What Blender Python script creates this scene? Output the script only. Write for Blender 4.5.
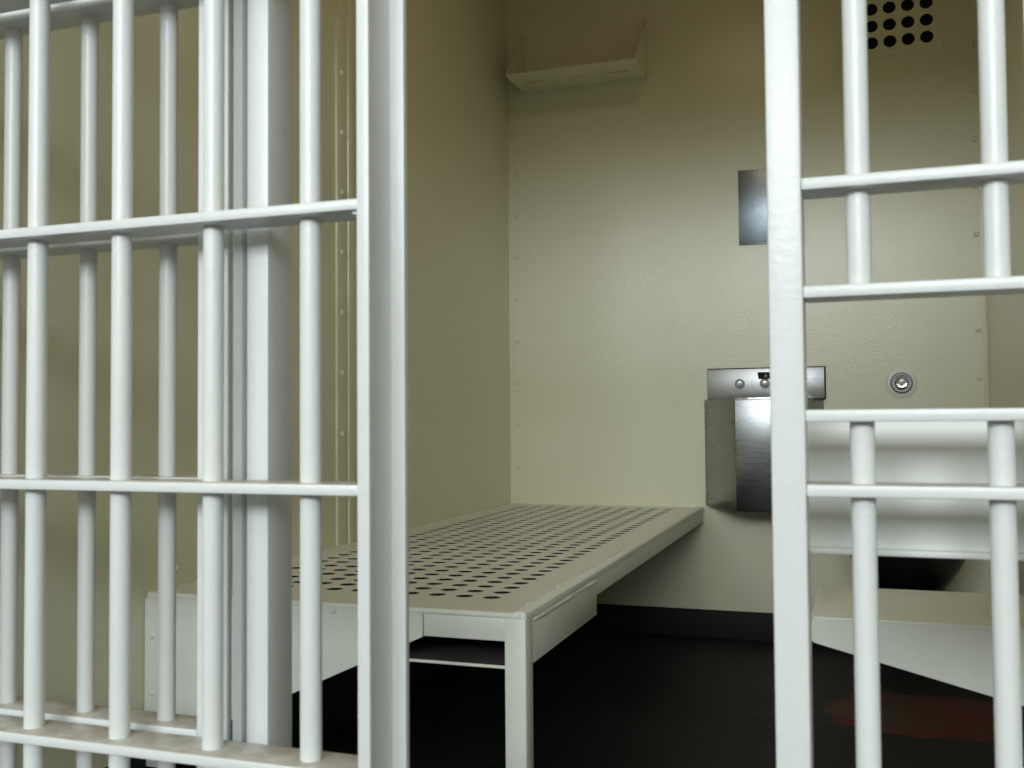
import bpy, bmesh, math, random
from mathutils import Matrix, Vector
random.seed(7)
S = bpy.context.scene
C = S.collection
for o in list(bpy.data.objects):
    bpy.data.objects.remove(o)

# ------------------------------------------------------------------ camera
H = 0.785                                   # eye height above the floor
cd = bpy.data.cameras.new('camera')
cam = bpy.data.objects.new('camera', cd); C.objects.link(cam)
cd.sensor_fit = 'HORIZONTAL'; cd.sensor_width = 36.0; cd.lens = 1003.0 / 1024.0 * 36.0
R = ((0.9453, -0.0182, -0.3256), (0.3260, 0.0292, 0.9449), (-0.0077, -0.9994, 0.0335))
m = Matrix(((R[0][0], -R[0][1], -R[0][2], 0), (R[1][0], -R[1][1], -R[1][2], 0),
            (R[2][0], -R[2][1], -R[2][2], H), (0, 0, 0, 1)))
cam.matrix_world = m
cd.clip_start = 0.02
cd.dof.use_dof = True; cd.dof.focus_distance = 3.0; cd.dof.aperture_fstop = 9.0
S.camera = cam

# ------------------------------------------------------------------ light
S.view_settings.view_transform = 'Standard'; S.view_settings.look = 'None'
S.view_settings.gamma = 1.0; S.view_settings.use_curve_mapping = False
S.view_settings.exposure = 0.0
w = bpy.data.worlds.new('world'); S.world = w; w.use_nodes = True
w.node_tree.nodes['Background'].inputs[0].default_value = (0.8, 0.9, 1.0, 1)
w.node_tree.nodes['Background'].inputs[1].default_value = 0.3

WIN = dict(x0=-2.4, x1=2.0, z0=2.0, z1=3.4, y=-4.6)      # corridor window
ld = bpy.data.lights.new('window_daylight', 'AREA'); ld.shape = 'RECTANGLE'
ld.size = WIN['x1'] - WIN['x0'] - 0.1; ld.size_y = WIN['z1'] - WIN['z0'] - 0.1
ld.energy = 275; ld.color = (0.90, 0.97, 1.0)
lo = bpy.data.objects.new('window_daylight', ld); C.objects.link(lo)
lo.location = ((WIN['x0'] + WIN['x1']) / 2, WIN['y'] + 0.06, (WIN['z0'] + WIN['z1']) / 2)
lo.rotation_euler = (math.radians(90), 0, 0)      # faces +Y, into the corridor

# ------------------------------------------------------------------ materials
def new_mat(name):
    mt = bpy.data.materials.new(name); mt.use_nodes = True
    nt = mt.node_tree; b = nt.nodes['Principled BSDF']
    return mt, nt, b

def noise(nt, scale, detail=4, rough=0.55, vec=None, stretch=None):
    tc = nt.nodes.new('ShaderNodeNewGeometry')
    src = tc.outputs['Position']
    if stretch:
        mp = nt.nodes.new('ShaderNodeMapping'); mp.inputs['Scale'].default_value = stretch
        nt.links.new(src, mp.inputs['Vector']); src = mp.outputs[0]
    n = nt.nodes.new('ShaderNodeTexNoise')
    n.inputs['Scale'].default_value = scale; n.inputs['Detail'].default_value = detail
    n.inputs['Roughness'].default_value = rough
    nt.links.new(src, n.inputs['Vector'])
    return n.outputs['Fac']

def ramp(nt, fac, stops):
    r = nt.nodes.new('ShaderNodeValToRGB')
    e = r.color_ramp.elements
    while len(e) < len(stops): e.new(0.5)
    for i, (p, c) in enumerate(stops):
        e[i].position = p; e[i].color = tuple(c) + (1,) if len(c) == 3 else c
    nt.links.new(fac, r.inputs[0])
    return r.outputs[0]

def mix(nt, fac, a, b, mode='MIX'):
    n = nt.nodes.new('ShaderNodeMix'); n.data_type = 'RGBA'; n.blend_type = mode
    if isinstance(fac, (int, float)): n.inputs[0].default_value = fac
    else: nt.links.new(fac, n.inputs[0])
    for i, v in ((6, a), (7, b)):
        if isinstance(v, tuple): n.inputs[i].default_value = v + (1,) if len(v) == 3 else v
        else: nt.links.new(v, n.inputs[i])
    return n.outputs[2]

def bump(nt, b, fac, strength, dist):
    n = nt.nodes.new('ShaderNodeBump'); n.inputs['Strength'].default_value = strength
    n.inputs['Distance'].default_value = dist
    nt.links.new(fac, n.inputs['Height']); nt.links.new(n.outputs[0], b.inputs['Normal'])

def paint(name, col, col2, rough, bscale, bstr, bdist, dust=None, coat=0.0):
    mt, nt, b = new_mat(name)
    c = ramp(nt, noise(nt, 3.0, 6), [(0.3, col2), (0.7, col)])
    if dust:                                # settled dirt lies on the upward faces
        g = nt.nodes.new('ShaderNodeNewGeometry'); sx = nt.nodes.new('ShaderNodeSeparateXYZ')
        nt.links.new(g.outputs['True Normal'], sx.inputs[0])
        up = ramp(nt, sx.outputs['Z'], [(0.75, (0, 0, 0)), (0.95, (1, 1, 1))])
        pat = ramp(nt, noise(nt, 45, 6), [(0.25, (0.45, 0.45, 0.45)), (0.6, (1, 1, 1))])
        c = mix(nt, mix(nt, 1.0, up, pat, 'MULTIPLY'), c, dust)
    chips = ramp(nt, noise(nt, 60, 3), [(0.70, (0, 0, 0)), (0.78, (0.5, 0.5, 0.5))])
    c = mix(nt, chips, c, tuple(0.78 * v for v in col2))
    nt.links.new(c, b.inputs['Base Color'])
    b.inputs['Roughness'].default_value = rough
    b.inputs['Coat Weight'].default_value = coat
    bump(nt, b, noise(nt, bscale, 3), bstr, bdist)
    return mt

M = {}
M['wall'] = paint('wall_paint', (0.795, 0.79, 0.60), (0.775, 0.765, 0.575), 0.23, 170, 0.28, 0.002)
M['white'] = paint('white_bar_paint', (0.81, 0.835, 0.825), (0.76, 0.785, 0.775), 0.32, 90, 0.2, 0.003, dust=(0.47, 0.42, 0.36))
M['bed'] = paint('bed_paint', (0.83, 0.85, 0.78), (0.79, 0.81, 0.74), 0.36, 70, 0.3, 0.003, dust=(0.83, 0.83, 0.73))
M['trim'] = paint('dark_base_paint', (0.006, 0.007, 0.008), (0.004, 0.005, 0.006), 0.75, 60, 0.3, 0.002)
M['ceiling'] = paint('ceiling_paint', (0.80, 0.58, 0.32), (0.77, 0.56, 0.31), 0.6, 80, 0.3, 0.003)
M['corridor'] = paint('corridor_paint', (0.70, 0.68, 0.60), (0.66, 0.64, 0.57), 0.6, 80, 0.3, 0.003)

def floor_mat():
    mt, nt, b = new_mat('worn_dark_floor')
    base = ramp(nt, noise(nt, 2.2, 8, 0.65), [(0.3, (0.009, 0.010, 0.009)), (0.7, (0.021, 0.022, 0.019))])
    g = nt.nodes.new('ShaderNodeNewGeometry')
    mp = nt.nodes.new('ShaderNodeMapping')
    mp.inputs['Location'].default_value = (-0.5, -10.6, 0.0)
    mp.inputs['Scale'].default_value = (2.7, 3.7, 1.0)
    nt.links.new(g.outputs['Position'], mp.inputs['Vector'])
    gr = nt.nodes.new('ShaderNodeTexGradient'); gr.gradient_type = 'SPHERICAL'
    nt.links.new(mp.outputs[0], gr.inputs[0])
    ad = nt.nodes.new('ShaderNodeMath'); ad.operation = 'MULTIPLY_ADD'
    nt.links.new(noise(nt, 4.0, 6, 0.6), ad.inputs[0]); ad.inputs[1].default_value = 1.1
    nt.links.new(gr.outputs['Fac'], ad.inputs[2])
    patch = ramp(nt, ad.outputs[0], [(0.72, (0, 0, 0)), (0.80, (1, 1, 1))])
    brown = ramp(nt, noise(nt, 3.3, 4), [(0.40, (0.13, 0.014, 0.018)), (0.58, (0.075, 0.052, 0.032))])
    c = mix(nt, patch, base, brown)
    nt.links.new(c, b.inputs['Base Color'])
    b.inputs['Roughness'].default_value = 0.62
    b.inputs['Specular IOR Level'].default_value = 0.22
    bump(nt, b, noise(nt, 35, 5), 0.4, 0.004)
    return mt
M['floor'] = floor_mat()

def metal(name, col, rough, brushed=None, bstr=0.15):
    mt, nt, b = new_mat(name)
    b.inputs['Base Color'].default_value = col + (1,)
    b.inputs['Metallic'].default_value = 1.0
    f = noise(nt, 8, 5, 0.6, stretch=brushed)
    rr = nt.nodes.new('ShaderNodeMapRange')
    rr.inputs['To Min'].default_value = rough * 0.75; rr.inputs['To Max'].default_value = rough * 1.35
    nt.links.new(f, rr.inputs[0]); nt.links.new(rr.outputs[0], b.inputs['Roughness'])
    bump(nt, b, noise(nt, 25, 4, 0.6, stretch=brushed), bstr, 0.002)
    return mt
M['steel'] = metal('brushed_stainless', (0.30, 0.315, 0.32), 0.27, (2, 2, 18), 0.006)
M['bowl'] = metal('toilet_stainless', (0.11, 0.11, 0.11), 0.32, (8, 8, 8), 0.06)
M['mirror'] = metal('polished_steel_mirror', (0.30, 0.35, 0.40), 0.34, (4, 4, 4), 0.25)
M['panel'] = metal('sink_panel_steel', (0.50, 0.51, 0.52), 0.36, (2, 2, 18), 0.006)
M['chrome'] = metal('chrome', (0.75, 0.76, 0.77), 0.10, None, 0.03)
M['darksteel'] = metal('dark_steel', (0.20, 0.20, 0.20), 0.35, None, 0.1)
def flat(name, col, rough=0.8):
    mt, nt, b = new_mat(name)
    c = ramp(nt, noise(nt, 30, 3), [(0.3, tuple(v * 0.8 for v in col)), (0.7, col)])
    nt.links.new(c, b.inputs['Base Color']); b.inputs['Roughness'].default_value = rough
    return mt
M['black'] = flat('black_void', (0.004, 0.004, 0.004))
M['wire'] = flat('dark_wire', (0.05, 0.05, 0.05), 0.5)
M['plate'] = paint('white_plate_paint', (0.78, 0.80, 0.75), (0.74, 0.76, 0.71), 0.5, 40, 0.1, 0.001)
M['pan'] = paint('underbunk_shade_dark', (0.03, 0.03, 0.027), (0.022, 0.022, 0.02), 0.7, 50, 0.2, 0.002)  # near-black colour that puts in the shade beneath the bunk top
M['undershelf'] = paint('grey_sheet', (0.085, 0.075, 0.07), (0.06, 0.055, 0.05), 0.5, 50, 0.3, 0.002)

def glass_mat():
    mt, nt, b = new_mat('window_glass')
    b.inputs['Transmission Weight'].default_value = 1.0; b.inputs['Roughness'].default_value = 0.02
    b.inputs['IOR'].default_value = 1.45
    return mt
M['glass'] = glass_mat()

# ------------------------------------------------------------------ builders
def link_mesh(name, bm, mat, parent=None, loc=(0, 0, 0), smooth=True):
    bmesh.ops.recalc_face_normals(bm, faces=bm.faces)
    me = bpy.data.meshes.new(name); bm.to_mesh(me); bm.free()
    me.materials.append(M[mat])
    if smooth:
        for p in me.polygons: p.use_smooth = True
        me.set_sharp_from_angle(angle=math.radians(40))
    return link_obj(name, me, parent, loc)

def link_obj(name, me, parent=None, loc=(0, 0, 0), rot=(0, 0, 0)):
    o = bpy.data.objects.new(name, me); C.objects.link(o)
    o.location = loc; o.rotation_euler = rot
    if parent is not None: o.parent = parent
    return o

def box(bm, a, b, bev=0.0, seg=2):
    x0, y0, z0 = a; x1, y1, z1 = b
    r = bmesh.ops.create_cube(bm, size=1.0)
    vs = r['verts']
    bmesh.ops.scale(bm, vec=(x1 - x0, y1 - y0, z1 - z0), verts=vs)
    bmesh.ops.translate(bm, vec=((x0 + x1) / 2, (y0 + y1) / 2, (z0 + z1) / 2), verts=vs)
    if bev:
        es = set(e for v in vs for e in v.link_edges)
        bmesh.ops.bevel(bm, geom=list(es), offset=bev, segments=seg, affect='EDGES', profile=0.5)
    return bm

def cyl(bm, p, q, r0, r1=None, n=20, cap=True):
    p, q = Vector(p), Vector(q); d = q - p
    r1 = r0 if r1 is None else r1
    mt = Matrix.Translation((p + q) / 2) @ d.to_track_quat('Z', 'Y').to_matrix().to_4x4()
    bmesh.ops.create_cone(bm, cap_ends=cap, segments=n, radius1=r0, radius2=r1, depth=d.length, matrix=mt)
    return bm

def prism(bm, pts, axis, a, b):
    """extrude a 2D outline along an axis; pts are the other two coordinates in order"""
    def v(p, t):
        if axis == 'Y': return (p[0], t, p[1])
        if axis == 'X': return (t, p[0], p[1])
        return (p[0], p[1], t)
    A = [bm.verts.new(v(p, a)) for p in pts]; B = [bm.verts.new(v(p, b)) for p in pts]
    bm.faces.new(A); bm.faces.new(B[::-1]); n = len(pts)
    for i in range(n): bm.faces.new((A[i], A[(i + 1) % n], B[(i + 1) % n], B[i]))
    return bm

def bevel_all(bm, off, seg=2):
    bmesh.ops.recalc_face_normals(bm, faces=bm.faces)
    es = [e for e in bm.edges if len(e.link_faces) == 2 and e.calc_face_angle(0) > 0.3]
    bmesh.ops.bevel(bm, geom=es, offset=off, segments=seg, affect='EDGES', profile=0.5)
    return bm

def lathe(bm, prof, n=32, mat=None):
    rings = []
    for r, z in prof:
        if r < 1e-6: rings.append([bm.verts.new((0, 0, z))])
        else: rings.append([bm.verts.new((r * math.cos(2 * math.pi * i / n), r * math.sin(2 * math.pi * i / n), z)) for i in range(n)])
    for A, B in zip(rings, rings[1:]):
        for i in range(n):
            j = (i + 1) % n
            if len(A) == 1 and len(B) == 1: continue
            if len(A) == 1: bm.faces.new((A[0], B[i], B[j]))
            elif len(B) == 1: bm.faces.new((A[i], A[j], B[0]))
            else: bm.faces.new((A[i], A[j], B[j], B[i]))
    if mat is not None: bmesh.ops.transform(bm, matrix=mat, verts=bm.verts)
    return bm

def perforated(x0, y0, nx, ny, px, py, r, bounds, z0, z1, seg=16):
    """flat plate in XY with round holes, real thickness; bounds = outer rectangle"""
    bm = bmesh.new()
    gx0, gy0 = x0 - px / 2, y0 - py / 2; gx1, gy1 = gx0 + nx * px, gy0 + ny * py
    for i in range(nx):
        for j in range(ny):
            cx, cy = x0 + i * px, y0 + j * py
            ct, cb, st, sb = [], [], [], []
            for k in range(seg):
                a = 2 * math.pi * k / seg; c, s = math.cos(a), math.sin(a)
                q = max(abs(c), abs(s))
                ct.append(bm.verts.new((cx + r * c, cy + r * s, z1))); cb.append(bm.verts.new((cx + r * c, cy + r * s, z0)))
                st.append(bm.verts.new((cx + c / q * px / 2, cy + s / q * py / 2, z1))); sb.append(bm.verts.new((cx + c / q * px / 2, cy + s / q * py / 2, z0)))
            for k in range(seg):
                l = (k + 1) % seg
                bm.faces.new((ct[k], st[k], st[l], ct[l])); bm.faces.new((cb[k], cb[l], sb[l], sb[k]))
                bm.faces.new((ct[k], ct[l], cb[l], cb[k]))
    bx0, by0, bx1, by1 = bounds
    for (a, b, c, d) in ((bx0, by0, bx1, gy0), (bx0, gy1, bx1, by1), (bx0, gy0, gx0, gy1), (gx1, gy0, bx1, gy1)):
        for z, f in ((z1, 1), (z0, -1)):
            v = [bm.verts.new(p) for p in ((a, b, z), (c, b, z), (c, d, z), (a, d, z))]
            bm.faces.new(v if f > 0 else v[::-1])
    P = [(bx0, by0), (bx1, by0), (bx1, by1), (bx0, by1)]
    for i in range(4):
        p, q = P[i], P[(i + 1) % 4]
        bm.faces.new([bm.verts.new(t) for t in ((p[0], p[1], z0), (q[0], q[1], z0), (q[0], q[1], z1), (p[0], p[1], z1))])
    return bm

def link_raw(name, bm, mat, parent=None):
    me = bpy.data.meshes.new(name); bm.to_mesh(me); bm.free(); me.materials.append(M[mat])
    return link_obj(name, me, parent)

def struct(o, label, cat):
    o['kind'] = 'structure'; o['label'] = label; o['category'] = cat
    return o

def thing(name, label, cat, loc, group=None):
    o = bpy.data.objects.new(name, None); C.objects.link(o); o.location = loc
    o.empty_display_size = 0.1
    o['label'] = label; o['category'] = cat
    if group: o['group'] = group
    return o

class At:
    """adds parts in world coordinates under a thing"""
    def __init__(s, root): s.r = root
    def put(s, name, bm, mat, parent=None, raw=False):
        bmesh.ops.translate(bm, vec=-s.r.location, verts=bm.verts)
        p = parent or s.r
        return link_raw(name, bm, mat, p) if raw else link_mesh(name, bm, mat, p)
    def box(s, name, a, b, mat, bev=0.0015, parent=None):
        return s.put(name, box(bmesh.new(), a, b, bev), mat, parent)

def rivet_mesh(r, h, mat, axis):
    """dome head that stands on a wall; axis = outward normal"""
    bm = bmesh.new()
    prof = [(r, 0)] + [(r * math.cos(t), h * math.sin(t)) for t in (0.35, 0.75, 1.15)] + [(0, h)]
    rot = Vector(axis).to_track_quat('Z', 'Y').to_matrix().to_4x4()
    lathe(bm, prof, 12, rot)
    bmesh.ops.recalc_face_normals(bm, faces=bm.faces)
    me = bpy.data.meshes.new('rivet'); bm.to_mesh(me); bm.free(); me.materials.append(M[mat])
    for p in me.polygons: p.use_smooth = True
    return me

# ------------------------------------------------------------------ the cell: dimensions
XL, XR = -1.262, 0.408          # inner faces of the side walls
YF, YB = 1.0, 3.62              # cell front plane, back wall face
ZC = 2.62                       # cell ceiling
ZH = 1.98                       # underside of the solid header above the bars
def z(v): return v + H          # heights measured from the eye
def XLf(y): return -1.2560 - 0.0137 * (3.62 - y)   # the left wall runs a little out of square
XL = XLf(YF)

# floor, ceilings, walls
o = link_mesh('floor', box(bmesh.new(), (-4, -4.9, -0.08), (4, YB + 0.12, 0)), 'floor'); struct(o, 'dark worn concrete floor of the cell', 'floor')
o = link_mesh('ceiling', box(bmesh.new(), (XL - 0.1, YF + 0.12, ZC), (XR + 0.1, YB + 0.12, ZC + 0.08)), 'ceiling'); struct(o, 'low painted steel ceiling of the cell', 'ceiling')
o = link_mesh('ceiling_corridor', box(bmesh.new(), (-4, -4.9, 3.6), (4, YF + 0.12, 3.68)), 'corridor'); struct(o, 'ceiling of the corridor in front of the cell', 'ceiling')

VX0, VX1, VZ0, VZ1 = -0.035, 0.285, z(1.228), z(1.552)      # opening for the vent
bm = bmesh.new()
box(bm, (XL - 0.1, YB, 0), (VX0, YB + 0.12, ZC)); box(bm, (VX1, YB, 0), (XR + 0.1, YB + 0.12, ZC))
box(bm, (VX0, YB, 0), (VX1, YB + 0.12, VZ0)); box(bm, (VX0, YB, VZ1), (VX1, YB + 0.12, ZC))
wb = link_mesh('wall_back', bm, 'wall', smooth=False); struct(wb, 'cream painted steel back wall of the cell', 'wall')
rm = rivet_mesh(0.0092, 0.0065, 'wall', (0, -1, 0))
for k in range(12):
    link_obj('rivet', rm, wb, (-1.225, YB, z(0.772 + 0.16 * (5 - k))))
for k in range(11):
    link_obj('rivet', rm, wb, (0.380, YB, z(0.277 + 0.1587 * (7 - k))))
# flat joint strip standing in the right corner
At(wb).box('joint_strip', (0.393, YB - 0.0025, 0.11), (0.407, YB + 0.001, ZC - 0.01), 'wall', 0.001)

bm = prism(bmesh.new(), [(XL - 0.1, YF - 0.02), (XLf(YF - 0.02), YF - 0.02), (XLf(YB), YB), (XL - 0.1, YB)], 'Z', 0, ZC)
wl = link_mesh('wall_left', bm, 'wall', smooth=False)
struct(wl, 'cream painted steel wall on the left beside the bunk', 'wall')
a = At(wl)
a.box('lap_plate', (XLf(2.3) - 0.001, 2.299, 0.17), (XLf(2.3) + 0.006, 2.353, ZC - 0.01), 'wall', 0.0015)
a.box('cover_strip', (XLf(2.3) - 0.001, 2.353, 0.17), (XLf(2.3) + 0.011, 2.389, ZC - 0.01), 'wall', 0.004)
rl = rivet_mesh(0.0085, 0.006, 'wall', (1, 0, 0))
for k in range(13):
    link_obj('rivet', rl, wl, (XLf(2.3) + 0.006, 2.325, z(0.593 + 0.158 * (6 - k))))
link_obj('rivet', rl, wl, (XLf(1.67), 1.672, z(-0.293)))

wr = link_mesh('wall_right', box(bmesh.new(), (XR, YF - 0.02, 0), (XR + 0.1, YB, ZC)), 'wall', smooth=False)
struct(wr, 'cream painted steel wall on the right of the toilet', 'wall')
At(wr).box('lap_plate', (XR - 0.006, 2.60, 0.11), (XR + 0.001, 2.69, ZC - 0.01), 'wall', 0.0015)

wf = link_mesh('wall_front', box(bmesh.new(), (-4, YF - 0.02, ZH), (4, YF + 0.12, 3.6)), 'wall', smooth=False)
struct(wf, 'solid painted header panel above the barred cell front', 'wall')
for side, x0, x1 in (('outer_left', -4, XL - 0.1), ('outer_right', XR + 0.1, 4)):
    o = link_mesh('wall_' + side, box(bmesh.new(), (x0, YF, 0), (x1, YF + 0.12, ZH)), 'corridor', smooth=False)
    struct(o, 'corridor wall beside the cell front, %s' % ('left end' if x0 < -2 else 'right end'), 'wall')

o = link_mesh('baseboard_back', box(bmesh.new(), (XLf(YB), YB - 0.006, 0), (XR, YB, 0.098), 0.001), 'trim'); struct(o, 'black painted base band along the back wall', 'baseboard')
o = link_mesh('baseboard_left', prism(bmesh.new(), [(XLf(YF + 0.12), YF + 0.12), (XLf(YF + 0.12) + 0.006, YF + 0.12), (XLf(YB) + 0.006, YB - 0.006), (XLf(YB), YB - 0.006)], 'Z', 0, 0.165), 'trim'); struct(o, 'black base band under the bunk wall, taller than the others', 'baseboard')  # base band runs higher here than on the other walls
o = link_mesh('baseboard_right', box(bmesh.new(), (XR - 0.006, YF + 0.12, 0), (XR, YB - 0.006, 0.098), 0.001), 'trim'); struct(o, 'black painted base band along the right wall', 'baseboard')

# corridor behind the camera with its window
bm = bmesh.new(); y0, y1 = WIN['y'] - 0.12, WIN['y']
box(bm, (-4, y0, 0), (WIN['x0'], y1, 3.6)); box(bm, (WIN['x1'], y0, 0), (4, y1, 3.6))
box(bm, (WIN['x0'], y0, 0), (WIN['x1'], y1, WIN['z0'])); box(bm, (WIN['x0'], y0, WIN['z1']), (WIN['x1'], y1, 3.6))
o = link_mesh('wall_corridor', bm, 'corridor', smooth=False); struct(o, 'corridor wall with window facing the cell', 'wall')
for side, x0, x1 in (('corridor_left', -4.1, -4), ('corridor_right', 4, 4.1)):
    o = link_mesh('wall_' + side, box(bmesh.new(), (x0, -4.9, 0), (x1, YF + 0.12, 3.6)), 'corridor', smooth=False)
    struct(o, 'end wall of the corridor, %s' % ('left' if x0 < 0 else 'right'), 'wall')
bm = bmesh.new(); t = 0.045
for a_, b_ in (((WIN['x0'], WIN['z0']), (WIN['x1'], WIN['z0'] + t)), ((WIN['x0'], WIN['z1'] - t), (WIN['x1'], WIN['z1'])),
               ((WIN['x0'], WIN['z0']), (WIN['x0'] + t, WIN['z1'])), ((WIN['x1'] - t, WIN['z0']), (WIN['x1'], WIN['z1']))):
    box(bm, (a_[0], WIN['y'] - 0.09, a_[1]), (b_[0], WIN['y'] - 0.04, b_[1]))
wn = link_mesh('window_1', bm, 'white'); struct(wn, 'corridor window opposite the cell', 'window')
At(wn).box('pane', (WIN['x0'] + t, WIN['y'] - 0.068, WIN['z0'] + t), (WIN['x1'] - t, WIN['y'] - 0.062, WIN['z1'] - t), 'glass', 0)

# unseen lamp added as warm fill for the cell: shallow box with lens
lampx, lampy = -0.42, 2.15
lp = thing('ceiling_fill_lamp', 'added fill lamp out of view, shallow box with warm lens on the cell ceiling', 'lamp', (lampx, lampy, ZC))
bm = bmesh.new()
for x0, x1, y0, y1 in ((-0.20, 0.20, -0.20, -0.17), (-0.20, 0.20, 0.17, 0.20), (-0.20, -0.17, -0.17, 0.17), (0.17, 0.20, -0.17, 0.17)):
    box(bm, (lampx + x0, lampy + y0, ZC - 0.05), (lampx + x1, lampy + y1, ZC))
At(lp).put('housing', bm, 'ceiling')
mt, nt, b_ = new_mat('lamp_lens'); b_.inputs['Base Color'].default_value = (0.8, 0.75, 0.6, 1); M['lens'] = mt
nz = ramp(nt, noise(nt, 60, 2), [(0.3, (0.75, 0.70, 0.55)), (0.7, (0.85, 0.80, 0.65))]); nt.links.new(nz, b_.inputs['Base Color'])
At(lp).box('lens', (lampx - 0.17, lampy - 0.17, ZC - 0.02), (lampx + 0.17, lampy + 0.17, ZC - 0.001), 'lens', 0)
cl = bpy.data.lights.new('fill_glow', 'AREA'); cl.shape = 'SQUARE'; cl.size = 0.32; cl.energy = 2.2; cl.color = (1.0, 0.80, 0.50)
clo = bpy.data.objects.new('fill_glow', cl); C.objects.link(clo); clo.location = (lampx, lampy, ZC - 0.03)

# ------------------------------------------------------------------ barred front
RAILS = [0.832, 0.5303, 0.2292, -0.068, -0.3623, -0.660]
RT, RD, BR = 0.0118, 0.055, 0.0116       # rail thickness, rail depth, bar radius

def bar_mesh(length, r=BR):
    bm = bmesh.new(); cyl(bm, (0, 0, 0), (0, 0, length), r, n=24)
    bmesh.ops.recalc_face_normals(bm, faces=bm.faces)
    me = bpy.data.meshes.new('bar'); bm.to_mesh(me); bm.free(); me.materials.append(M['white'])
    for p in me.polygons: p.use_smooth = True
    me.set_sharp_from_angle(angle=math.radians(40))
    return me

def bar(root, me, x, y, zz):
    return link_obj('bar', me, root, Vector((x, y, zz)) - root.location)

# --- sliding door, pushed open to the left, runs in front of the fixed bars
YD = 0.926
door = thing('sliding_door', 'white barred sliding cell door pushed open in front of the fixed bars', 'door', (-0.93, YD, 0))
a = At(door)
DX0 = -1.36
for rz in RAILS + [1.13]:
    a.box('rail', (DX0, YD, z(rz) - RT), (-0.4875, YD + RD, z(rz)), 'white', 0.002)
a.box('bottom_rail', (DX0, YD, 0.0), (-0.4875, YD + RD, 0.05), 'white', 0.003)
a.box('top_rail', (DX0, YD, 1.93), (-0.4875, YD + RD, 1.975), 'white', 0.003)
bme = bar_mesh(1.90)
for x in (-1.3065, -1.1817, -1.0570, -0.9327, -0.8086, -0.6826, -0.5586):
    bar(door, bme, x, YD + RD / 2, 0.04)
# lock stile: a steel channel open to the right
bm = bmesh.new()
pts = [(-0.4885, YD), (-0.4745, YD), (-0.4745, YD + 0.0095), (-0.4780, YD + 0.0095), (-0.4780, YD + 0.0590), (-0.4620, YD + 0.0590), (-0.4620, YD + 0.069), (-0.4885, YD + 0.069)]
prism(bm, pts, 'Z', 0.0, 1.975); bevel_all(bm, 0.0012)
a.put('lock_stile', bm, 'white')
a.box('end_stile', (DX0 - 0.03, YD, 0), (DX0, YD + RD, 1.975), 'white', 0.003)
a.box('weld_lump', (-0.497, YD + 0.006, z(0.2292) - RT - 0.004), (-0.4885, YD + 0.018, z(0.2292) - RT + 0.001), 'white', 0.0018)

# --- fixed bars behind the door
YG = YF
g1 = thing('bar_grille', 'white fixed bar grille seen behind the open sliding door', 'bar grille', (-0.98, YG, 0))
a = At(g1)
for rz in RAILS:
    a.box('rail', (XL, YG, z(rz) - RT), (-0.7385, YG + RD - 0.006, z(rz)), 'white', 0.002)
a.box('sill', (XL, YG, 0), (-0.6925, YG + RD, 0.04), 'white', 0.003)
bme2 = bar_mesh(1.95, 0.0106)
for x in (-1.172, -1.0473, -0.9226, -0.8009):
    bar(g1, bme2, x, YG + 0.0265, 0.03)
a.box('stile', (-0.7385, YG, 0), (-0.6962, YG + 0.010, ZH), 'white', 0.002)
a.box('guide_strip', (-0.6912, YG + 0.002, 0), (-0.6785, YG + 0.022, ZH), 'white', 0.002)
a.box('stile_web', (-0.7385, YG + 0.010, 0), (-0.7285, YG + 0.030, ZH), 'white', 0.001)

# --- jamb posts either side of the doorway
p1 = link_mesh('jamb_post', box(bmesh.new(), (-0.0147, -0.027, 0), (0.0147, 0.027, ZH), 0.003), 'white', None, (-0.6566, YG + 0.027, 0))
p1['label'] = 'square white jamb post just behind the sliding door, grey shaded right face'; p1['category'] = 'post'; p1['group'] = 'doorway jamb posts'
p2 = link_mesh('jamb_post', box(bmesh.new(), (-0.0163, -0.027, 0), (0.0163, 0.027, ZH), 0.003), 'white', None, (-0.0642, YG + 0.027, 0))
p2['label'] = 'thick white upright post at the right edge of the doorway, beside the food slot'; p2['category'] = 'post'; p2['group'] = 'doorway jamb posts'

# --- fixed bars to the right of the doorway with the food slot
g2 = thing('bar_grille', 'white fixed bar grille with open food slot, right of the doorway', 'bar grille', (0.18, YG, 0))
a = At(g2); GX0 = -0.0479
for rz in (0.832, 0.5303, 0.2292, 0.1245, 0.0055, -0.066, -0.3623, -0.660):
    a.box('rail', (GX0, YG, z(rz) - RT), (XR, YG + RD - 0.006, z(rz)), 'white', 0.002)
a.box('sill', (GX0, YG, 0), (XR, YG + RD, 0.04), 'white', 0.003)
up = bar_mesh(ZH - z(0.1245) + 0.006); lowm = bar_mesh(z(0.0055) - 0.006 - 0.03)
for x in (0.0036, 0.1248, 0.2460, 0.3672):
    bar(g2, up, x, YG + 0.0265, z(0.1245) - 0.006)
    bar(g2, lowm, x, YG + 0.0265, 0.03)
# blank plate closing the bars below the slot, folded lip at its foot
a.box('slot_plate', (GX0 - 0.03, YG + 0.134, z(-0.1480)), (XR, YG + 0.138, z(0.0)), 'plate', 0.001)
a.box('plate_lip', (GX0 - 0.03, YG + 0.122, z(-0.1480)), (XR, YG + 0.1355, z(-0.1410)), 'plate', 0.002)
for x in (0.246, 0.33):
    a.box('plate_bracket', (x - 0.004, YG + 0.045, z(-0.076)), (x + 0.004, YG + 0.135, z(-0.0665)), 'white', 0.001)
a.box('mounting_bar', (0.1570, YG + 0.056, 0), (0.190, YG + 0.062, ZH), 'bed', 0.001)

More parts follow.
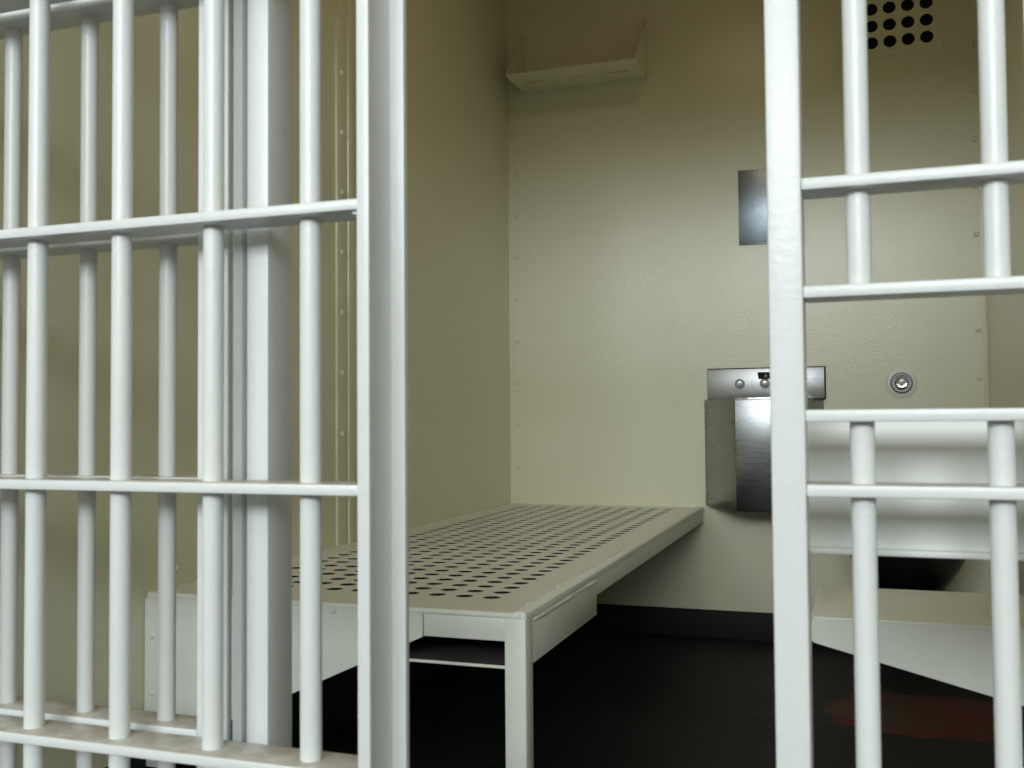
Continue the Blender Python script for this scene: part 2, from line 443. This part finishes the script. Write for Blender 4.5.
# ------------------------------------------------------------------ bunk
BZ = z(-0.325); BX1 = -0.526; BY0 = 1.585
bunk = thing('steel_bunk', 'cream painted steel bunk with perforated top, fixed to the left wall', 'bunk', (-0.9, 2.6, 0))
a = At(bunk)
PX = 0.0536; PY = 0.0545
bm = perforated(-0.634 - 10 * PX, 1.720, 11, 34, PX, PY, 0.0165, (-1.256, BY0 + 0.006, BX1 - 0.004, YB - 0.001), BZ - 0.0015, BZ - 0.0005, 16)
for v in bm.verts:
    if v.co.x < -1.25: v.co.x = XLf(v.co.y) + 0.001
a.put('perforated_top', bm, 'bed', raw=True)
XB = XLf(BY0)
# rolled rim: front nosing and the raised right-hand edge
bm = bmesh.new(); cyl(bm, (XB + 0.002, BY0 + 0.006, BZ - 0.0055), (BX1 - 0.010, BY0 + 0.006, BZ - 0.0055), 0.0058, n=14); a.put('front_nosing', bm, 'bed')
bm = bmesh.new(); prism(bm, [(-0.5500, BZ - 0.002), (-0.5470, BZ + 0.0018), (-0.5310, BZ + 0.0024), (-0.5260, BZ - 0.001), (-0.5260, BZ - 0.012), (-0.5500, BZ - 0.012)], 'Y', BY0 + 0.004, YB - 0.002); bevel_all(bm, 0.001)
a.put('edge_cap', bm, 'bed')
a.box('side_rail', (-0.5345, BY0 + 0.02, z(-0.3765)), (-0.5285, YB - 0.002, BZ - 0.006), 'bed', 0.0015)
a.box('front_apron', (-0.7105, BY0 + 0.002, z(-0.3725)), (-0.560, BY0 + 0.008, BZ - 0.009), 'bed', 0.001)
a.box('leg', (-0.5635, BY0, 0), (-0.5255, BY0 + 0.040, BZ - 0.009), 'bed', 0.0035)
a.box('side_plate', (-0.5295, BY0 + 0.0405, z(-0.4150)), (-0.5263, 2.063, z(-0.3440)), 'bed', 0.0008)
bm = bmesh.new(); prism(bm, [(XB + 0.001, BZ - 0.009), (-0.7115, BZ - 0.009), (-0.7115, z(-0.3740)), (XB + 0.001, z(-0.636))], 'Y', BY0, BY0 + 0.006); bevel_all(bm, 0.0008, 1)
gs = a.put('gusset_plate', bm, 'bed')
a.box('wall_flange', (XB + 0.001, BY0 - 0.006, z(-0.65)), (XB + 0.036, BY0, BZ - 0.012), 'bed', 0.001)
bm = prism(bmesh.new(), [(XLf(1.605) + 0.001, 1.605), (XLf(1.605) + 0.007, 1.605), (XLf(3.618) + 0.007, 3.618), (XLf(3.618) + 0.001, 3.618)], 'Z', z(-0.40), BZ - 0.002)
a.put('wall_rail', bm, 'bed')
a.box('rear_rail', (XLf(YB) + 0.008, YB - 0.008, z(-0.376)), (-0.535, YB - 0.002, BZ - 0.006), 'pan', 0.001)  # rail coloured dark to stand in for shade seen through the holes
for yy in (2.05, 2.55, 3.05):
    a.box('cross_rib', (XLf(yy) + 0.008, yy - 0.004, z(-0.372)), (-0.535, yy + 0.004, BZ - 0.006), 'pan', 0.0005)  # ribs coloured near-black so the holes show shade
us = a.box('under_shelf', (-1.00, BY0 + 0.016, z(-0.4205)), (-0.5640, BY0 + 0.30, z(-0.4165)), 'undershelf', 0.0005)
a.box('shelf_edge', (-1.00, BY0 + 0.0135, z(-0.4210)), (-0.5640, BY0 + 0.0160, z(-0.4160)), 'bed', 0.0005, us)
a.box('hole_shade_pan', (-1.245, BY0 + 0.03, z(-0.376)), (-0.537, YB - 0.012, z(-0.373)), 'pan', 0.0005)  # added dark sheet below the top, so the holes read as shaded
for x in (-0.99, -0.569):
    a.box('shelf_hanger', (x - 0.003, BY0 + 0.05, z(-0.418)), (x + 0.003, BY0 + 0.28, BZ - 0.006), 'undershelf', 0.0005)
bolt = rivet_mesh(0.0065, 0.0035, 'bed', (0, -1, 0))
for x, zz in ((-0.884, -0.338), (-0.744, -0.361), (-1.05, -0.345)):
    link_obj('bolt', bolt, bunk, Vector((x, BY0, z(zz))) - bunk.location)
for zz in (-0.406, -0.512, -0.60):
    link_obj('bolt', bolt, bunk, Vector((-1.266, BY0 - 0.006, z(zz))) - bunk.location)
# weld beads on the rim and along the side plate
def weld(y0, y1, x, zz, r=0.0032):
    bm = bmesh.new(); n = max(3, int((y1 - y0) / 0.006)); rings = []
    for i in range(n + 1):
        t = i / n; rr = r * (0.75 + 0.5 * random.random()) * (0.25 if i in (0, n) else 1)
        yy = y0 + (y1 - y0) * t; dx = random.uniform(-0.0008, 0.0008)
        rings.append([bm.verts.new((x + dx + rr * math.cos(k * math.pi / 4), yy, zz + rr * math.sin(k * math.pi / 4))) for k in range(8)])
    for A, B in zip(rings, rings[1:]):
        for k in range(8): bm.faces.new((A[k], A[(k + 1) % 8], B[(k + 1) % 8], B[k]))
    bm.faces.new(rings[0]); bm.faces.new(rings[-1][::-1])
    a.put('weld_bead', bm, 'bed')
weld(1.63, 1.70, -0.5262, z(-0.3435)); weld(1.70, 1.86, -0.5264, z(-0.3438), 0.0026); weld(1.835, 1.862, -0.5256, z(-0.3432), 0.0050); weld(1.99, 2.060, -0.5262, z(-0.3437), 0.0035); weld(1.86, 1.99, -0.5264, z(-0.3438), 0.0022)
for y0, y1 in ((1.66, 1.84), (1.93, 2.14), (2.20, 2.46)):
    weld(y0, y1, -0.5485, BZ + 0.0012, 0.0036)
weld(1.837, 1.85, -0.5475, BZ + 0.001, 0.0042); weld(2.447, 2.465, -0.5475, BZ + 0.001, 0.0042)

# ------------------------------------------------------------------ wall seat on the right
SY0, SY1, SZ = 1.756, 2.075, z(-0.335)
seat = thing('wall_bench', 'cream painted steel bench bracketed off the right wall before the toilet', 'bench', (0.2, 1.9, 0))
a = At(seat)
bm = bmesh.new(); rr = 0.020
def arc(cx, cy, r, t0, t1, n=5): return [(cx + r * math.cos(t0 + (t1 - t0) * i / n), cy + r * math.sin(t0 + (t1 - t0) * i / n)) for i in range(n + 1)]
pts = [(XR - 0.001, SY0), (XR - 0.001, SY1)] + arc(-0.081 + 0.05, SY1 - 0.05, 0.05, math.pi / 2, math.pi) + arc(-0.081 + 0.012, SY0 + 0.012, 0.012, math.pi, 1.5 * math.pi)
prism(bm, pts, 'Z', SZ - 0.006, SZ); bevel_all(bm, 0.0025)
a.put('bench_top', bm, 'bed')
def tapered(y0, y1):
    bm = bmesh.new()
    pts = [(XR - 0.001, SZ - 0.003), (-0.080, SZ - 0.003)] + [(-0.0805, z(-0.372))] + arc(-0.0805 + 0.008, z(-0.372), 0.008, math.pi, 1.4 * math.pi, 3) + [(XR - 0.001, z(-0.500))]
    prism(bm, pts, 'Y', y0, y1); bevel_all(bm, 0.0012, 1); return bm
a.put('front_bracket', tapered(SY0 + 0.0002, SY0 + 0.006), 'bed')
a.put('rear_bracket', tapered(SY1 - 0.035, SY1 - 0.029), 'bed')
a.box('end_plate', (-0.0805, SY0 + 0.005, z(-0.378)), (-0.0745, SY1 - 0.05, SZ - 0.006), 'bed', 0.001)

# ------------------------------------------------------------------ corner shelf high on the back wall
sh = thing('wall_shelf', 'small cream steel shelf with slotted base, high in the left corner', 'shelf', (-0.95, YB, z(1.244)))
a = At(sh); s0, s1, sz, sd = -1.192, -0.712, z(1.244), 0.205
bm = bmesh.new()
slots = [(-1.146, -1.073), (-0.988, -0.915), (-0.834, -0.756)]; sy0, sy1 = YB - 0.116, YB - 0.094
xs = [s0] + [v for p in slots for v in p] + [s1]
box(bm, (s0, YB - sd, sz), (s1, sy0, sz + 0.004)); box(bm, (s0, sy1, sz), (s1, YB - 0.001, sz + 0.004))
for i in range(0, len(xs), 2): box(bm, (xs[i], sy0, sz), (xs[i + 1], sy1, sz + 0.004))
a.put('shelf_plate', bm, 'wall')
for x in (s0, s1 - 0.004):
    bm = bmesh.new(); prism(bm, [(YB - sd, sz + 0.004), (YB - 0.001, sz + 0.004), (YB - 0.001, sz + 0.218), (YB - 0.016, sz + 0.218), (YB - sd, sz + 0.008)], 'X', x, x + 0.004); a.put('end_bracket', bm, 'wall')
a.box('front_lip', (s0 + 0.004, YB - sd, sz + 0.004), (s1 - 0.004, YB - sd + 0.004, sz + 0.007), 'wall', 0.001)
a.box('back_flange', (s0 + 0.004, YB - 0.005, sz + 0.004), (s1 - 0.004, YB - 0.001, sz + 0.05), 'wall', 0.001)
a.box('wall_tab', (s0 + 0.004, YB - 0.004, sz + 0.05), (s0 + 0.034, YB - 0.001, sz + 0.218), 'wall', 0.0008)
link_obj('bolt', rm, sh, Vector((-1.15, YB - 0.005, z(1.27))) - sh.location)

# ------------------------------------------------------------------ steel mirror
mi = thing('wall_mirror', 'polished steel mirror plate on the back wall above the sink', 'mirror', (-0.30, YB, z(0.74)))
a = At(mi)
a.box('mirror_plate', (-0.385, YB - 0.007, z(0.611)), (-0.215, YB - 0.001, z(0.872)), 'mirror', 0.0015)
a.box('bottom_bead', (-0.388, YB - 0.010, z(0.606)), (-0.212, YB - 0.001, z(0.6105)), 'steel', 0.001)
for x in (-0.388, -0.2145):
    a.box('side_bead', (x, YB - 0.010, z(0.606)), (x + 0.003, YB - 0.001, z(0.874)), 'darksteel', 0.0005)

# ------------------------------------------------------------------ stainless sink
sk = thing('steel_sink', 'stainless steel wall sink with angled body and push buttons', 'sink', (-0.315, YB, z(-0.31)))
a = At(sk)
bm = bmesh.new()
F = 3.38
outer = [(-0.520, YB - 0.001), (-0.387, F), (-0.243, F), (-0.110, YB - 0.001)]
inner = [(-0.470, YB - 0.03), (-0.372, F + 0.045), (-0.258, F + 0.045), (-0.160, YB - 0.03)]
zt, zb = z(0.0575), z(-0.318)
T = [bm.verts.new((x, y, zt)) for x, y in outer]
B = [bm.verts.new((x, y + (0.022 if i in (1, 2) else 0), zb)) for i, (x, y) in enumerate(outer)]
I = [bm.verts.new((x, y, zt)) for x, y in inner]
J = [bm.verts.new((x * 0.8 - 0.063, y * 0.8 + 0.2 * 3.5, zt - 0.13)) for x, y in inner]
for i in range(4):
    j = (i + 1) % 4
    bm.faces.new((T[i], T[j], B[j], B[i])); bm.faces.new((T[i], I[i], I[j], T[j])); bm.faces.new((I[i], J[i], J[j], I[j]))
bm.faces.new(B); bm.faces.new(J[::-1])
bevel_all(bm, 0.0025)
a.put('basin_body', bm, 'steel')
a.box('gasket', (-0.506, YB - 0.010, z(0.056)), (-0.103, YB - 0.001, z(0.169)), 'black', 0.001)
a.box('back_panel', (-0.502, YB - 0.030, z(0.058)), (-0.107, YB - 0.001, z(0.165)), 'panel', 0.0015)
def disc(root, name, x, y, zz, prof, mat, parent=None):
    bm = bmesh.new(); lathe(bm, prof, 28, Matrix.Translation((x, y, zz)) @ Vector((0, -1, 0)).to_track_quat('Z', 'Y').to_matrix().to_4x4())
    return At(root).put(name, bm, mat, parent)
for x in (-0.394, -0.3075):
    pb = disc(sk, 'push_button', x * 0.9917, YB - 0.030, z(0.112), [(0.017, 0), (0.017, 0.005), (0.0145, 0.007), (0.0145, 0.003), (0.0, 0.003)], 'darksteel')
    disc(sk, 'button_cap', x * 0.9917, YB - 0.030, z(0.112), [(0.0105, 0.002), (0.0105, 0.008), (0.008, 0.0105), (0, 0.011)], 'chrome', pb)
bm = bmesh.new(); prism(bm, [(-0.330, z(0.152)), (-0.268, z(0.152)), (-0.272, z(0.128)), (-0.326, z(0.128))], 'Y', YB - 0.034, YB - 0.029); bevel_all(bm, 0.001, 1)
a.put('spout_slot', bm, 'black')
bm = bmesh.new(); cyl(bm, (-0.298, YB - 0.03, z(0.140)), (-0.298, YB - 0.075, z(0.136)), 0.008, 0.006, 16); a.put('spout', bm, 'chrome')
a.box('rim_edge', (-0.386, F - 0.001, z(0.0535)), (-0.244, F + 0.004, z(0.0600)), 'chrome', 0.001)

# ------------------------------------------------------------------ toilet and its flush button
TX, TY = 0.132, 3.33
to = thing('steel_toilet', 'stainless steel toilet bowl against the back wall, behind the bench', 'toilet', (TX, TY, 0))
bm = bmesh.new()
lathe(bm, [(0.0, 0.20), (0.06, 0.21), (0.12, 0.30), (0.145, 0.385), (0.150, 0.398), (0.165, 0.402), (0.178, 0.398), (0.181, 0.388), (0.176, 0.378), (0.168, 0.350), (0.152, 0.317), (0.130, 0.283), (0.112, 0.259), (0.109, 0.20), (0.0, 0.20)], 40, Matrix.Diagonal((1, 1.12, 1, 1)))
link_mesh('bowl', bm, 'bowl', to)
bm = bmesh.new(); lathe(bm, [(0, 0.13), (0.085, 0.13), (0.106, 0.142), (0.109, 0.21), (0, 0.21)], 36); link_mesh('pedestal', bm, 'bowl', to)
a = At(to)
a.box('wall_shroud', (TX - 0.098, TY + 0.03, 0.135), (TX + 0.098, YB - 0.001, 0.33), 'bowl', 0.01)
a.box('rim_bridge', (TX - 0.12, TY + 0.15, 0.33), (TX + 0.12, YB - 0.001, 0.40), 'bowl', 0.012)

fb = thing('flush_button', 'round chrome flush button on the back wall above the toilet', 'button', (0.140, YB, z(0.107)))
disc(fb, 'escutcheon', 0.140, YB, z(0.107), [(0.0510, 0.0005), (0.0510, 0.003), (0.046, 0.0055), (0.036, 0.006), (0.034, 0.004), (0, 0.004)], 'bed')
disc(fb, 'collar', 0.140, YB, z(0.107), [(0.0345, 0.004), (0.0345, 0.016), (0.031, 0.021), (0.027, 0.021), (0.0255, 0.008), (0, 0.008)], 'darksteel')
disc(fb, 'push_cap', 0.140, YB, z(0.107), [(0.021, 0.008), (0.021, 0.022), (0.017, 0.027), (0.011, 0.026), (0.010, 0.023), (0.0, 0.0235)], 'chrome')

# ------------------------------------------------------------------ ventilation grille
vt = thing('vent_grille', 'vent plate with rows of round black holes, high on the back wall', 'vent', (0.125, YB, z(1.39)))
a = At(vt); VP = 0.0583
bm = perforated(0.0090, -(z(1.273) + 4 * VP), 5, 5, VP, VP, 0.0208, (VX0 - 0.004, -(VZ1 + 0.004), VX1 + 0.004, -(VZ0 - 0.004)), -YB + 0.0005, -YB + 0.0030, 24)
# plate was laid out flat (x, -z, -y): stand it up against the wall
bmesh.ops.transform(bm, matrix=Matrix(((1, 0, 0, 0), (0, 0, -1, 0), (0, -1, 0, 0), (0, 0, 0, 1))), verts=bm.verts)
bmesh.ops.recalc_face_normals(bm, faces=bm.faces)
a.put('vent_plate', bm, 'wall', raw=True)
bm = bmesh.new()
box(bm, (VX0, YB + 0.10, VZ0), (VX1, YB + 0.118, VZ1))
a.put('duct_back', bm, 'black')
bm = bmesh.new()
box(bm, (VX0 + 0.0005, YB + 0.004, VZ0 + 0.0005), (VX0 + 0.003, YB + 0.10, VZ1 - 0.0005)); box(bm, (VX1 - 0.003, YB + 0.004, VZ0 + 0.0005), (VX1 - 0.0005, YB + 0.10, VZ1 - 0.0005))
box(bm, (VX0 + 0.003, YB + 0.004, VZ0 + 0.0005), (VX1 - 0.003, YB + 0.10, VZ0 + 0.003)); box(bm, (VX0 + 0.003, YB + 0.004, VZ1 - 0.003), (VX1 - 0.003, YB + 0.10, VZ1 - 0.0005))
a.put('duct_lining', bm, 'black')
bm = bmesh.new(); n = 26
for i in range(n):
    x = VX0 + 0.005 + (VX1 - VX0 - 0.01) * i / (n - 1); box(bm, (x - 0.0008, YB + 0.018, VZ0 + 0.004), (x + 0.0008, YB + 0.0196, VZ1 - 0.004))
    zz = VZ0 + 0.005 + (VZ1 - VZ0 - 0.01) * i / (n - 1); box(bm, (VX0 + 0.004, YB + 0.0196, zz - 0.0008), (VX1 - 0.004, YB + 0.0212, zz + 0.0008))
o = a.put('wire_screen', bm, 'wire'); o['kind'] = 'stuff'
for x, zz in ((0.285 + 0.005, 1.245), (0.125, 1.215)):
    link_obj('screw', rm, vt, Vector((x, YB, z(zz))) - vt.location)
